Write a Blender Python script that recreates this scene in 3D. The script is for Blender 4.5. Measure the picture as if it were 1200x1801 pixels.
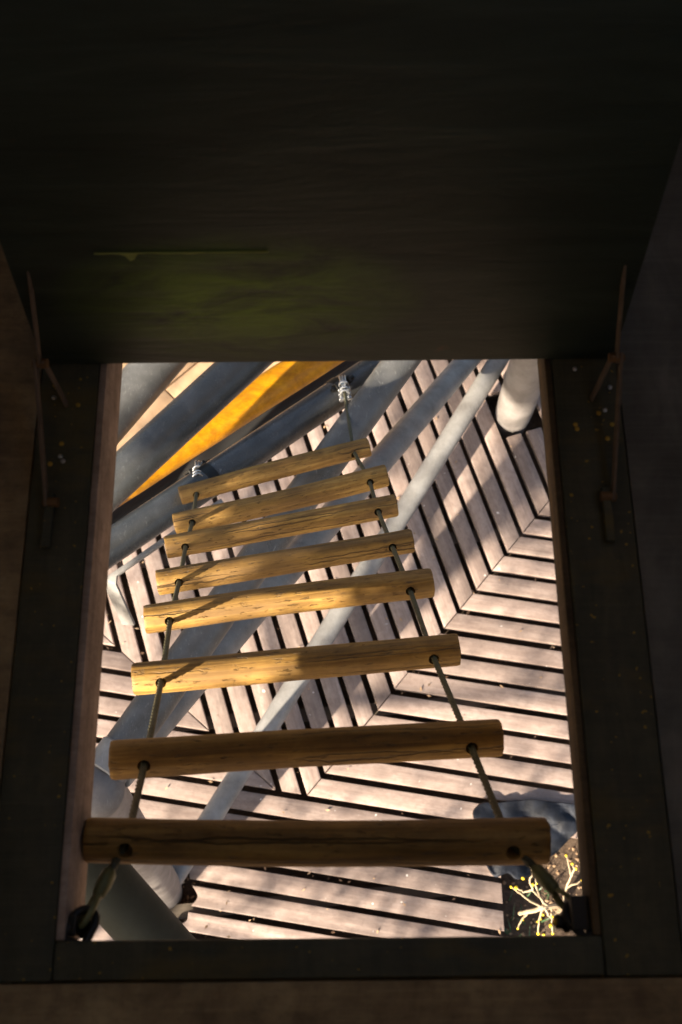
import bpy, bmesh, math, random
from mathutils import Vector, Matrix, noise

for o in list(bpy.data.objects):
    bpy.data.objects.remove(o)
SC = bpy.context.scene
COL = SC.collection
R = math.radians
V = Vector
random.seed(7)

# ------------------------------------------------------------------ camera
ZC = 4.9                      # eye height above the timber deck; cabin floor is at 3.5
PITCH, ROLL = R(69.2), R(0.6)
r0, u0, f0 = V((1, 0, 0)), V((0, math.sin(PITCH), math.cos(PITCH))), V((0, math.cos(PITCH), -math.sin(PITCH)))
cr = r0 * math.cos(ROLL) - u0 * math.sin(ROLL)
cu = r0 * math.sin(ROLL) + u0 * math.cos(ROLL)
cam = bpy.data.cameras.new('camera')
cam.sensor_fit = 'VERTICAL'
cam.sensor_height = 36.0
cam.lens = 1900.0 / 1801.0 * 36.0
cam.clip_start = 0.02
cam.clip_end = 500.0
cam.dof.use_dof = True
cam.dof.focus_distance = 2.55
cam.dof.aperture_fstop = 5.0
co = bpy.data.objects.new('camera', cam)
m = Matrix((cr, cu, -f0)).transposed().to_4x4()
m.translation = V((0, 0, ZC))
co.matrix_world = m
COL.objects.link(co)
SC.camera = co

# ------------------------------------------------------------------ sky, sun, exposure
SUN_EL = R(27.0)
SUN_AZ = V((0.66, 0.75, 0)).normalized()          # horizontal way the light travels
w = bpy.data.worlds.new('World')
SC.world = w
w.use_nodes = True
sky = w.node_tree.nodes.new('ShaderNodeTexSky')
sky.sky_type = 'NISHITA'
sky.sun_disc = False
sky.dust_density = 4.0
sky.ozone_density = 0.4
sky.sun_elevation = SUN_EL
sky.sun_rotation = math.atan2(-SUN_AZ.x, -SUN_AZ.y)
bg = w.node_tree.nodes['Background']
w.node_tree.links.new(sky.outputs[0], bg.inputs[0])
bg.inputs[1].default_value = 0.058
sl = bpy.data.lights.new('sun', 'SUN')
sl.energy = 5.0
sl.angle = R(0.55)
sl.color = (1.0, 0.86, 0.68)
so = bpy.data.objects.new('sun', sl)
trav = V((SUN_AZ.x * math.cos(SUN_EL), SUN_AZ.y * math.cos(SUN_EL), -math.sin(SUN_EL)))
so.rotation_euler = trav.to_track_quat('-Z', 'Y').to_euler()
so.location = (-8, -9, 12)
COL.objects.link(so)
SC.view_settings.view_transform = 'Standard'
SC.view_settings.look = 'None'
SC.view_settings.exposure = 1.8
SC.view_settings.gamma = 1.0
SC.view_settings.use_curve_mapping = False

# ------------------------------------------------------------------ material helpers
def srgb(r, g, b):
    f = lambda c: c / 12.92 if c <= .04045 else ((c + .055) / 1.055) ** 2.4
    return (f(r / 255), f(g / 255), f(b / 255), 1)

class NT:
    def __init__(s, name):
        s.m = bpy.data.materials.new(name)
        s.m.use_nodes = True
        s.t = s.m.node_tree
        s.b = s.t.nodes['Principled BSDF']
        s.tc = s.t.nodes.new('ShaderNodeTexCoord')
        s.oi = s.t.nodes.new('ShaderNodeObjectInfo')
    def n(s, typ, **kw):
        x = s.t.nodes.new(typ)
        for k, v in kw.items():
            setattr(x, k, v)
        return x
    def l(s, a, b):
        s.t.links.new(a, b)
    def coords(s, scale=(1, 1, 1), space='Object', jitter=True):
        mp = s.n('ShaderNodeMapping')
        mp.inputs['Scale'].default_value = scale
        s.l(s.tc.outputs[space], mp.inputs['Vector'])
        if jitter:
            cx = s.n('ShaderNodeCombineXYZ')
            ml = s.n('ShaderNodeMath', operation='MULTIPLY')
            ml.inputs[1].default_value = 57.0
            s.l(s.oi.outputs['Random'], ml.inputs[0])
            for i in range(3):
                s.l(ml.outputs[0], cx.inputs[i])
            s.l(cx.outputs[0], mp.inputs['Location'])
        return mp.outputs[0]
    def noise(s, vec, scale, detail=4, rough=.55, dist=0.0):
        x = s.n('ShaderNodeTexNoise')
        x.inputs['Scale'].default_value = scale
        x.inputs['Detail'].default_value = detail
        x.inputs['Roughness'].default_value = rough
        x.inputs['Distortion'].default_value = dist
        s.l(vec, x.inputs['Vector'])
        return x.outputs['Fac']
    def ramp(s, fac, stops):
        x = s.n('ShaderNodeValToRGB')
        e = x.color_ramp.elements
        while len(e) < len(stops):
            e.new(.5)
        for el, (p, c) in zip(e, stops):
            el.position = p
            el.color = c if len(c) == 4 else (*c, 1)
        s.l(fac, x.inputs[0])
        return x.outputs[0]
    def mask(s, fac, lo, hi):
        x = s.n('ShaderNodeMapRange')
        x.inputs['From Min'].default_value = lo
        x.inputs['From Max'].default_value = hi
        s.l(fac, x.inputs['Value'])
        return x.outputs[0]
    def mix(s, fac, a, b, mode='MIX'):
        x = s.n('ShaderNodeMix', data_type='RGBA', blend_type=mode)
        for val, idx in ((fac, 0), (a, 6), (b, 7)):
            if hasattr(val, 'is_output'):
                s.l(val, x.inputs[idx])
            elif idx == 0:
                x.inputs[0].default_value = val
            else:
                x.inputs[idx].default_value = val if len(val) == 4 else (*val, 1)
        return x.outputs[2]
    def math(s, op, a, b=None):
        x = s.n('ShaderNodeMath', operation=op)
        for i, v in enumerate((a, b)):
            if v is None:
                continue
            if hasattr(v, 'is_output'):
                s.l(v, x.inputs[i])
            else:
                x.inputs[i].default_value = v
        return x.outputs[0]
    def bump(s, h, strength=.3, dist=.002):
        x = s.n('ShaderNodeBump')
        x.inputs['Strength'].default_value = strength
        x.inputs['Distance'].default_value = dist
        s.l(h, x.inputs['Height'])
        s.l(x.outputs[0], s.b.inputs['Normal'])
    def out(s, col, rough=.6, metal=0.0, spec=.5):
        for v, k in ((col, 'Base Color'), (rough, 'Roughness'), (metal, 'Metallic'), (spec, 'Specular IOR Level')):
            if hasattr(v, 'is_output'):
                s.l(v, s.b.inputs[k])
            else:
                s.b.inputs[k].default_value = v
        return s.m

def wood(name, dark, mid, light, grain=(1.2, 26, 26), rand=.35, rough=.65, crack=0.0, specks=None, bump=.35, stain=None, stain_lo=.5, grain_mix=1.0, axis2=(1, 2), mottle=0.0):
    t = NT(name)
    v = t.coords(grain)
    g = t.noise(v, 1.6, 7, .62, .6)
    fine = t.noise(t.coords((4, 160, 160)), 1.0, 3, .6)
    c = t.ramp(g, [(.25, dark), (.5, mid), (.75, light)])
    if grain_mix < 1:
        c = t.mix(grain_mix, mid if len(mid) == 4 else (*mid, 1), c)
    blot = t.noise(t.coords((1, 1, 1)), 7.0, 5, .6)
    c = t.mix(t.math('MULTIPLY', t.mask(blot, .4, .72), .62), c, dark)
    c = t.mix(t.math('MULTIPLY', t.mask(fine, .45, .8), .35), c, light)
    if mottle:
        mo = t.noise(t.coords((1, 1.6, 1)), 34.0, 6, .7)
        c = t.mix(t.math('MULTIPLY', t.mask(mo, .46, .68), mottle), c, dark)
        mo2 = t.noise(t.coords((1, 1, 1)), 15.0, 5, .65)
        c = t.mix(t.math('MULTIPLY', t.mask(mo2, .54, .74), mottle * .8), c, light)
    if stain:
        st = t.noise(t.coords((1.2, 3, 3)), 3.0, 5, .65)
        c = t.mix(t.math('MULTIPLY', t.mask(st, stain_lo, stain_lo + .22), .65), c, stain)
    br = t.math('ADD', t.math('MULTIPLY', t.oi.outputs['Random'], rand), 1 - rand / 2)
    cc = t.n('ShaderNodeCombineColor')
    for i in range(3):
        t.l(br, cc.inputs[i])
    c = t.mix(1.0, c, cc.outputs[0], 'MULTIPLY')
    h = t.math('ADD', t.math('MULTIPLY', g, .6), t.math('MULTIPLY', fine, .4))
    if crack:
        sx = t.n('ShaderNodeSeparateXYZ')
        t.l(t.tc.outputs['Object'], sx.inputs[0])
        wob = t.noise(t.coords((7, .01, .01)), 1.0, 4, .6)
        cm = None
        for q, (ca, sa2, off) in enumerate(((.9, .43, .004), (.2, -.98, -.013), (-.75, .66, .012))):
            pr = t.math('ADD', t.math('MULTIPLY', sx.outputs[axis2[0]], ca), t.math('MULTIPLY', sx.outputs[axis2[1]], sa2))
            pr = t.math('ADD', pr, t.math('MULTIPLY', t.math('SUBTRACT', t.oi.outputs['Random'], .5), .03))
            d = t.math('ABSOLUTE', t.math('SUBTRACT', t.math('SUBTRACT', pr, off), t.math('MULTIPLY', t.math('SUBTRACT', wob, .5), .022)))
            on = t.mask(t.noise(t.coords((3.2 + q, .01, .01)), 1.0, 1), .47, .58)
            one = t.math('MULTIPLY', t.math('SUBTRACT', 1.0, t.mask(d, crack * .02, crack * .075)), on)
            cm = one if cm is None else t.math('MAXIMUM', cm, one)
        pit = t.mask(t.noise(t.coords((38, 190, 190)), 1.0, 3, .6), .61, .70)
        cm2 = t.math('MAXIMUM', cm, t.math('MULTIPLY', pit, .7))
        c = t.mix(t.math('MULTIPLY', cm2, .62), c, (.03, .017, .007, 1))
        h = t.math('SUBTRACT', h, t.math('MULTIPLY', cm2, 1.5))
    if specks:
        col, thr, sc = specks
        sp = t.mask(t.noise(t.coords((1, 1, 1)), sc, 1, .4), thr, thr + .02)
        c = t.mix(sp, c, col)
    t.bump(h, bump, .003)
    return t.out(c, rough)

def paint(name, base, dirt, rough=.4, metal=0.0, scuff=None, scale=5.0, rand=.15, scuff_lo=.60, amount=.75, bump=.16, spec=.5):
    t = NT(name)
    a = t.noise(t.coords((1, 1, 1)), scale, 6, .65)
    b = t.noise(t.coords((1, 1, 1)), scale * 11, 4, .6)
    c = t.mix(t.math('MULTIPLY', t.mask(a, .38, .72), amount), base, dirt)
    if scuff:
        s1 = t.noise(t.coords((3, 1, 1)), scale * 3.5, 7, .75, 1.5)
        c = t.mix(t.math('MULTIPLY', t.mask(s1, scuff_lo, scuff_lo + .10), .8), c, scuff)
        s2 = t.noise(t.coords((1.5, 1.5, 1.5)), scale * 9, 3, .5, 3.0)
        ln_ = t.math('SUBTRACT', 1.0, t.mask(t.math('ABSOLUTE', t.math('SUBTRACT', s2, .5)), .004, .016))
        c = t.mix(t.math('MULTIPLY', t.math('MULTIPLY', ln_, t.mask(a, .5, .6)), .5), c, scuff)
    sp = t.mask(b, .7, .76)
    c = t.mix(t.math('MULTIPLY', sp, .35), c, dirt)
    br = t.math('ADD', t.math('MULTIPLY', t.oi.outputs['Random'], rand), 1 - rand / 2)
    cc = t.n('ShaderNodeCombineColor')
    for i in range(3):
        t.l(br, cc.inputs[i])
    c = t.mix(1.0, c, cc.outputs[0], 'MULTIPLY')
    rg = t.math('ADD', t.math('MULTIPLY', a, .3), rough - .15)
    t.bump(t.math('ADD', a, t.math('MULTIPLY', b, .5)), bump, .004)
    return t.out(c, rg, metal, spec)

M = {}
M['deck'] = wood('deck_board_wood', (.20, .145, .122), (.36, .275, .235), (.48, .385, .338), grain=(1.6, 20, 20), rand=.5, rough=.66,
                 specks=((.8, .75, .7, 1), .79, 40), stain=(.15, .108, .095, 1), stain_lo=.50, grain_mix=.8, mottle=.55, bump=.6)
M['rung'] = wood('round_pole_wood', (.10, .048, .009), (.29, .155, .030), (.60, .365, .095), grain=(2.0, 36, 36), rand=.18, rough=.6,
                 crack=.016, bump=.9, stain=(.17, .095, .03, 1), stain_lo=.48, mottle=.35)
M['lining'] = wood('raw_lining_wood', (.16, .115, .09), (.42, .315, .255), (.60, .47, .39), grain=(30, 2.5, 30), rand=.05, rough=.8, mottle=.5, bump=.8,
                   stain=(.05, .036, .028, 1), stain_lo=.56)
M['lining_dark'] = wood('shaded_lining_wood', (.04, .024, .010), (.12, .075, .033), (.22, .145, .065), grain=(30, 2.5, 30), rand=.05, rough=.8, mottle=.5, bump=.8,
                        stain=(.02, .013, .008, 1), stain_lo=.55)  # darker copy of the lining wood; the right side's shade is in the colour
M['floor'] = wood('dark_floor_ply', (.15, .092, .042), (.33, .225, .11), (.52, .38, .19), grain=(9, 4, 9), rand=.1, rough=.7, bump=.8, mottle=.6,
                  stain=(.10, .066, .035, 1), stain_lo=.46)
M['floor_grey'] = wood('dim_side_floor_ply', (.065, .063, .055), (.13, .127, .113), (.22, .21, .185), grain=(9, 4, 9), rand=.1, rough=.7, bump=.5,
                       stain=(.07, .066, .06, 1), stain_lo=.46)  # right panel's cooler, dimmer light is put into this floor colour
M['trim'] = wood('black_green_trim_paint', (.042, .042, .026), (.075, .072, .044), (.115, .105, .06), grain=(24, 3, 24), rand=.1, rough=.7,
                 specks=((.36, .23, .03, 1), .735, 120), bump=1.0, stain=(.17, .115, .02, 1), stain_lo=.54, mottle=.5)
M['lid'] = wood('dark_green_lid_ply', (.032, .040, .026), (.05, .060, .040), (.07, .082, .054), grain=(1.6, 14, 14), rand=.05, rough=.6, bump=.5,
                stain=(.05, .07, .045, 1), stain_lo=.5)
def mat_lid():
    t = NT('dark_green_lid_paint')
    g = t.noise(t.coords((1.6, 14, 14), jitter=False), 1.6, 7, .62, .8)
    c = t.ramp(g, [(.25, (.018, .025, .017, 1)), (.5, (.032, .043, .030, 1)), (.75, (.055, .070, .050, 1))])
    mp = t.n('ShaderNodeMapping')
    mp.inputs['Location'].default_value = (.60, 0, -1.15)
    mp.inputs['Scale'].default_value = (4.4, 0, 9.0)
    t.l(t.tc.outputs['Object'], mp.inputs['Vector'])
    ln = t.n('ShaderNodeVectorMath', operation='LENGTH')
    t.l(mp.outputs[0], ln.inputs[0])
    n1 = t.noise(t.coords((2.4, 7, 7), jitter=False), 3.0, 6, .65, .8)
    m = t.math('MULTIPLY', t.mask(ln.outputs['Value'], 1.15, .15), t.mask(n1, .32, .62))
    c = t.mix(t.math('MULTIPLY', m, .9), c, (.20, .34, .02, 1))  # green glow above the hatch, with algae, put into the lid colour
    rust = t.mask(t.noise(t.coords((5, 5, 5), jitter=False), 2.2, 5, .7), .66, .74)
    c = t.mix(t.math('MULTIPLY', rust, .6), c, (.10, .05, .025, 1))
    t.bump(t.math('ADD', g, t.math('MULTIPLY', n1, .5)), .8, .004)
    return t.out(c, .55)
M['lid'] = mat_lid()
M['scrape'] = wood('raw_scrape_wood', (.22, .25, .06), (.34, .38, .10), (.42, .45, .15), rand=.0, rough=.8)
M['cabin'] = wood('cabin_wall_boards', (.58, .48, .34), (.70, .60, .44), (.78, .68, .52), grain=(2, 10, 10))
M['galv'] = paint('weathered_galvanised_steel', (.33, .325, .315, 1), (.15, .142, .135, 1), .5, .1, scuff=(.52, .50, .47, 1), scale=9, amount=.9)
M['pipe_dark'] = paint('shaded_slate_pipe_paint', (.095, .10, .102, 1), (.030, .033, .033, 1), .28, .0, scuff=(.30, .31, .31, 1), scuff_lo=.60, scale=10, amount=.95)  # darker copy of the pipe grey; shade under the tower is in the colour
M['pipe_shade'] = paint('shade_dark_pipe_paint', (.036, .040, .034, 1), (.022, .026, .018, 1), .62, .0, scuff=(.10, .10, .09, 1), scuff_lo=.66, scale=14, spec=.2)  # darkest pipe copy; shade close under the floor is in the colour
M['pipe_mid'] = paint('mid_grey_pipe_paint', (.155, .155, .15, 1), (.062, .062, .058, 1), .42, .0, scuff=(.34, .34, .32, 1), scuff_lo=.58, scale=9, amount=.95)
M['pipe_black'] = paint('black_shadow_band', (.014, .014, .014, 1), (.022, .021, .02, 1), .6)  # black tone stands in for the shadow beside the yellow timber
M['post'] = paint('pale_post_paint', (.25, .23, .218, 1), (.12, .105, .095, 1), .55, .0, scuff=(.36, .34, .32, 1), scale=9, amount=.9)
M['yellow'] = wood('yellow_stained_timber', (.26, .09, .0), (.58, .25, .0), (.76, .38, .004), grain=(9, 9, 3), rand=0, rough=.4, bump=1.0, stain=(.22, .085, .004, 1), stain_lo=.5, mottle=.4)
M['steel'] = paint('bright_zinc_steel', (.62, .64, .66, 1), (.45, .46, .46, 1), .28, .85, rand=.05)
M['wire'] = paint('weathered_wire_rope', (.10, .095, .055, 1), (.05, .05, .026, 1), .5, .2, scale=30, rand=.02)
M['ferrule'] = paint('tarnished_ferrule', (.20, .205, .09, 1), (.09, .095, .04, 1), .4, .3, scale=30)
M['black'] = paint('blackened_iron', (.018, .018, .017, 1), (.03, .028, .024, 1), .45, .3)
M['brass'] = paint('brass_bolt', (.60, .40, .07, 1), (.4, .27, .06, 1), .4, .6, scale=20)
M['staymetal'] = paint('dull_stay_steel', (.20, .14, .095, 1), (.08, .055, .035, 1), .7, .1, scale=34)
M['rust'] = paint('rusty_pivot', (.20, .10, .035, 1), (.10, .05, .02, 1), .7, .1, scale=30)
M['bark'] = wood('bark', (.06, .045, .03), (.11, .085, .06), (.17, .135, .1), grain=(4, 4, 2))
M['twig'] = wood('bleached_twig', (.24, .18, .11), (.40, .31, .20), (.52, .42, .30), grain=(8, 8, 8), rand=.1)
M['bud'] = paint('yellow_bud', (.85, .62, .03, 1), (.75, .48, .02, 1), .5, scale=40)
M['blade'] = paint('green_blade', (.06, .12, .05, 1), (.04, .08, .035, 1), .5, scale=20)
M['slab'] = wood('tan_slab', (.36, .22, .12), (.50, .33, .19), (.60, .41, .25), grain=(3, 8, 8), rand=.2, rough=.75)

def mat_soil():
    t = NT('brown_soil')
    a = t.noise(t.coords((1, 1, 1), jitter=False), 4.0, 8, .7)
    b = t.noise(t.coords((1, 1, 1), jitter=False), 45.0, 5, .7)
    c = t.ramp(a, [(.3, (.06, .038, .024)), (.55, (.115, .075, .048)), (.75, (.17, .12, .08))])
    c = t.mix(t.math('MULTIPLY', t.mask(b, .45, .75), .6), c, (.22, .16, .11, 1))
    t.bump(t.math('ADD', a, t.math('MULTIPLY', b, .6)), .8, .03)
    return t.out(c, .9)
M['soil'] = mat_soil()

def mat_leaf():
    t = NT('tree_leaf')
    c = t.ramp(t.noise(t.coords((1, 1, 1)), 1.2, 3), [(.3, (.035, .075, .02)), (.7, (.09, .14, .035))])
    return t.out(c, .55)
M['leaf'] = mat_leaf()

def mat_plastic():
    t = NT('slate_blue_sheet')
    a = t.noise(t.coords((1, 1, 1)), 9, 6, .65, 1.0)
    c = t.ramp(a, [(.3, (.004, .005, .008)), (.55, (.011, .014, .022)), (.8, (.045, .054, .075))])
    b = t.noise(t.coords((1, 1, 1)), 26, 5, .6, .8)
    t.bump(t.math('ADD', a, b), .35, .008)
    return t.out(c, .6, 0.0, .3)
M['sheet'] = mat_plastic()

# ------------------------------------------------------------------ mesh helpers
class MB:
    def __init__(s):
        s.v, s.f = [], []
    def add(s, vs, fs):
        k = len(s.v)
        s.v += [tuple(x) for x in vs]
        s.f += [tuple(i + k for i in f) for f in fs]
        return s
    def box(s, lo, hi, mtx=None):
        x0, y0, z0 = lo
        x1, y1, z1 = hi
        vs = [V(p) for p in ((x0, y0, z0), (x1, y0, z0), (x1, y1, z0), (x0, y1, z0), (x0, y0, z1), (x1, y0, z1), (x1, y1, z1), (x0, y1, z1))]
        if mtx:
            vs = [mtx @ p for p in vs]
        return s.add(vs, [(0, 3, 2, 1), (4, 5, 6, 7), (0, 1, 5, 4), (1, 2, 6, 5), (2, 3, 7, 6), (3, 0, 4, 7)])
    def tube(s, pts, rad, seg=12, caps=True, wob=0.0, twist=None, lobes=0, lobe_amp=0.0, flat=None):
        pts = [V(p) for p in pts]
        n = len(pts)
        rads = rad if isinstance(rad, (list, tuple)) else [rad] * n
        t0 = (pts[1] - pts[0]).normalized()
        ref = V((0, 0, 1)) if abs(t0.z) < .9 else V((1, 0, 0))
        nx = (ref - t0 * ref.dot(t0)).normalized()
        rings = []
        dist = 0
        for i in range(n):
            if i == 0:
                t = t0
            elif i == n - 1:
                t = (pts[i] - pts[i - 1]).normalized()
            else:
                t = ((pts[i] - pts[i - 1]).normalized() + (pts[i + 1] - pts[i]).normalized()).normalized()
            if i:
                dist += (pts[i] - pts[i - 1]).length
            nx = (nx - t * nx.dot(t)).normalized()
            ny = t.cross(nx)
            ring = []
            for k in range(seg):
                a = 2 * math.pi * k / seg
                rr = rads[i]
                if lobes:
                    rr *= 1 - lobe_amp + lobe_amp * 2 * abs(math.cos(lobes * .5 * (a + (twist or 0) * dist)))
                if wob:
                    rr *= 1 + wob * noise.noise(V((dist * 6, a, rads[i] * 100)))
                ex = math.cos(a) * rr
                ey = math.sin(a) * rr
                if flat:
                    ey *= flat
                ring.append(pts[i] + nx * ex + ny * ey)
            rings.append(ring)
        vs = [p for r in rings for p in r]
        fs = []
        for i in range(n - 1):
            for k in range(seg):
                k2 = (k + 1) % seg
                fs.append((i * seg + k, i * seg + k2, (i + 1) * seg + k2, (i + 1) * seg + k))
        if caps:
            fs.append(tuple(range(seg))[::-1])
            fs.append(tuple((n - 1) * seg + k for k in range(seg)))
        return s.add(vs, fs)
    def lathe(s, prof, seg, mtx):
        """prof: (radius, height) pairs, turned round local z"""
        vs, fs = [], []
        for r, h in prof:
            for k in range(seg):
                a = 2 * math.pi * k / seg
                vs.append(mtx @ V((r * math.cos(a), r * math.sin(a), h)))
        n = len(prof)
        for i in range(n - 1):
            for k in range(seg):
                k2 = (k + 1) % seg
                fs.append((i * seg + k, i * seg + k2, (i + 1) * seg + k2, (i + 1) * seg + k))
        fs.append(tuple(range(seg))[::-1])
        fs.append(tuple((n - 1) * seg + k for k in range(seg)))
        return s.add(vs, fs)
    def mesh(s, name, smooth=None, bevel=None):
        me = bpy.data.meshes.new(name)
        me.from_pydata(s.v, [], s.f)
        if bevel:
            bm = bmesh.new()
            bm.from_mesh(me)
            es = [e for e in bm.edges if len(e.link_faces) == 2 and e.calc_face_angle(0) > .6]
            bmesh.ops.bevel(bm, geom=es, offset=bevel, segments=2, affect='EDGES', profile=.5)
            bm.to_mesh(me)
            bm.free()
        me.validate()
        if smooth:
            me.shade_smooth()
            me.set_sharp_from_angle(angle=R(smooth))
        me.update()
        return me

def link(name, me, mat=None, parent=None, loc=None, rot=None, mtx=None):
    o = bpy.data.objects.new(name, me)
    if mat and me and not me.materials:
        me.materials.append(M[mat])
    COL.objects.link(o)
    if loc is not None:
        o.location = loc
    if rot is not None:
        o.rotation_euler = rot
    if mtx is not None:
        o.matrix_local = mtx
    if parent:
        o.parent = parent
    return o

def part(name, mb, mat, parent, smooth=40, bevel=None):
    """mesh part whose vertices are given in world space, parented to a thing that stands at a point"""
    me = mb.mesh(name, smooth, bevel)
    off = parent.location.copy()
    if parent.parent:
        off = off + parent.parent.location
    if off.length:
        me.transform(Matrix.Translation(-off))
    return link(name, me, mat, parent)

def tag(o, label, cat, group=None, kind=None):
    if label:
        o['label'] = label
    if cat:
        o['category'] = cat
    if group:
        o['group'] = group
    if kind:
        o['kind'] = kind
    return o

def empty(name, loc, label, cat, group=None):
    return tag(link(name, None, None, None, loc), label, cat, group)

def solo(name, mb, mat, label, cat, group=None, smooth=40, bevel=None, loc=(0, 0, 0)):
    me = mb.mesh(name, smooth, bevel)
    me.transform(Matrix.Translation(-V(loc)))
    return tag(link(name, me, mat, None, loc), label, cat, group)

def axis_mtx(p, d):
    m = V(d).normalized().to_track_quat('Z', 'Y').to_matrix().to_4x4()
    m.translation = V(p)
    return m

def lerp(a, b, t):
    return V(a) + (V(b) - V(a)) * t

# ------------------------------------------------------------------ ground
def ground():
    bm = bmesh.new()
    xs = [-120, -40, -12, -5] + [-3 + i * .12 for i in range(51)] + [5, 12, 40, 120]
    grid = [[bm.verts.new((x, y, -.15 + (.035 * noise.noise(V((x * 3, y * 3, 0))) + .012 * noise.noise(V((x * 14, y * 14, 3))) if abs(x) < 4 and abs(y) < 4 else 0))) for y in xs] for x in xs]
    for i in range(len(xs) - 1):
        for j in range(len(xs) - 1):
            bm.faces.new((grid[i][j], grid[i + 1][j], grid[i + 1][j + 1], grid[i][j + 1]))
    me = bpy.data.meshes.new('ground')
    bm.to_mesh(me)
    bm.free()
    me.shade_smooth()
    o = link('ground', me, 'soil')
    o['kind'] = 'structure'
ground()

# ------------------------------------------------------------------ deck: boards in two directions, mitred
AQ, AP = R(-9.4), R(107.3)
dq, nq = V((math.cos(AQ), math.sin(AQ))), V((-math.sin(AQ), math.cos(AQ)))
dp, np_ = V((math.cos(AP), math.sin(AP))), V((math.sin(AP), -math.cos(AP)))
Q0, QS = .481, .1057
P0, PS = -.010, .1042
GAP = .027
def corner(a, b):      # point where the line nq.x = a crosses np.x = b
    det = nq.x * np_.y - nq.y * np_.x
    return V(((a * np_.y - nq.y * b) / det, (nq.x * b - a * np_.x) / det))
J = corner(Q0 - QS * .5, P0 - PS * .5)
RM = (corner(Q0 + 12 * QS, P0 + 12 * PS) - corner(Q0, P0)).normalized()
LM = (corner(Q0 + 8 * QS, P0 - 9 * PS) - corner(Q0, P0 - PS)).normalized()
JR, JL = corner(Q0, P0), corner(Q0, P0 - PS)

def clip(poly, p, n):
    """keep the side where (x-p).n >= 0"""
    out = []
    for i in range(len(poly)):
        a, b = poly[i], poly[(i + 1) % len(poly)]
        da, db = (a - p).dot(n), (b - p).dot(n)
        if da >= 0:
            out.append(a)
        if da * db < 0:
            out.append(a + (b - a) * (da / (da - db)))
    return out

deck = link('deck', None)
deck['kind'] = 'structure'
HOLE = V((-.775, .115))
def board(poly, d, z=0.0, mat='deck', name='board', parent=deck, thick=.034, bev=.004, bite=None):
    if len(poly) < 3:
        return
    area = abs(sum(poly[i].x * poly[(i + 1) % len(poly)].y - poly[(i + 1) % len(poly)].x * poly[i].y for i in range(len(poly)))) / 2
    if area < .0012:
        return
    cx = sum((p for p in poly), V((0, 0))) / len(poly)
    ang = math.atan2(d.y, d.x)
    rm = Matrix.Rotation(-ang, 2)
    loc = [rm @ (p - cx) for p in poly]
    bm = bmesh.new()
    vs = [bm.verts.new((p.x, p.y, 0)) for p in loc]
    bmesh.ops.remove_doubles(bm, verts=bm.verts, dist=.0015)
    vs = [v for v in vs if v.is_valid]
    if len(vs) < 3:
        bm.free()
        return
    f = bm.faces.new(vs)
    f.normal_update()
    if f.normal.z < 0:
        f.normal_flip()
    ex = bmesh.ops.extrude_face_region(bm, geom=[f])
    for v in [g for g in ex['geom'] if isinstance(g, bmesh.types.BMVert)]:
        v.co.z -= thick
    bmesh.ops.recalc_face_normals(bm, faces=bm.faces)
    top = [e for e in bm.edges if all(v.co.z > -.001 for v in e.verts)]
    bmesh.ops.bevel(bm, geom=top, offset=bev, segments=2, affect='EDGES', profile=.5)
    me = bpy.data.meshes.new(name)
    bm.to_mesh(me)
    bm.free()
    me.shade_smooth()
    me.set_sharp_from_angle(angle=R(35))
    tilt = random.uniform(-.006, .006)
    o = link(name, me, mat, parent, (cx.x, cx.y, z + random.uniform(-.002, .002)), (tilt, random.uniform(-.002, .002), ang + random.uniform(-.0022, .0022)))
    return o

def strip(n, d, lo, hi, a, b):
    return [n * lo + d * a, n * lo + d * b, n * hi + d * b, n * hi + d * a]

DX0, DX1, DY0, DY1 = -1.75, 1.8, -1.05, 3.7
def trim_outer(poly):
    for p, n in ((V((DX0, 0)), V((1, 0))), (V((DX1, 0)), V((-1, 0))), (V((0, DY0)), V((0, 1))), (V((0, DY1)), V((0, -1)))):
        poly = clip(poly, p, n)
    return poly
SLAB_P, SLAB_D = V((-1.23, 1.70)), V((1.533, 1.10)).normalized()
SLAB_N = V((SLAB_D.y, -SLAB_D.x))              # towards the deck
MG = .0015                                     # hairline at the mitres
nR = V((RM.y, -RM.x))                          # right of the right-hand mitre
nL = V((-LM.y, LM.x))                          # left of the left-hand mitre
# boards running crosswise: right of the right mitre, left of the left mitre, whole below the joint
for k in range(-16, 32):
    lo, hi = Q0 + k * QS + GAP / 2 + random.uniform(-.0025, .0025), Q0 + (k + 1) * QS - GAP / 2 + random.uniform(-.0025, .0025)
    full = strip(nq, dq, lo, hi, -4, 4)
    if k >= 0:
        pr = trim_outer(clip(full, JR + nR * MG, nR))
        board(pr, dq)
        pl = trim_outer(clip(full, JL + nL * MG, nL))
        board(pl, dq)
    else:
        poly = trim_outer(full)
        if k <= -1:
            poly = clip(poly, V((.672, 0)), V((-1, 0)))
        # boards by the left post stop short of it with a scooped end
        mid = nq * ((lo + hi) / 2)
        t = (HOLE - mid).dot(dq)
        near = abs((HOLE - mid).dot(nq))
        rh = .135
        if near < rh + .05 and k > -9:
            half = math.sqrt(max(rh * rh - min(near, rh) ** 2, .0004))
            for sgn in (1, -1):
                pts = []
                for i in range(9):
                    s = lo + (hi - lo) * i / 8
                    off = (HOLE.dot(nq) - s)
                    e = math.sqrt(max(rh * rh - off * off, .0)) + .010 * math.cos((i - 4) * .7)
                    pts.append(nq * s + dq * (HOLE.dot(dq) + sgn * e))
                far = dq * (sgn * 4)
                endx = .672 if sgn > 0 else DX0
                def at_x(s):
                    b = nq * s
                    return b + dq * ((endx - b.x) / dq.x)
                poly2 = pts + [at_x(hi), at_x(lo)]
                if sgn < 0:
                    poly2 = poly2[::-1]
                board(poly2, dq)
        else:
            board(poly, dq)
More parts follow.
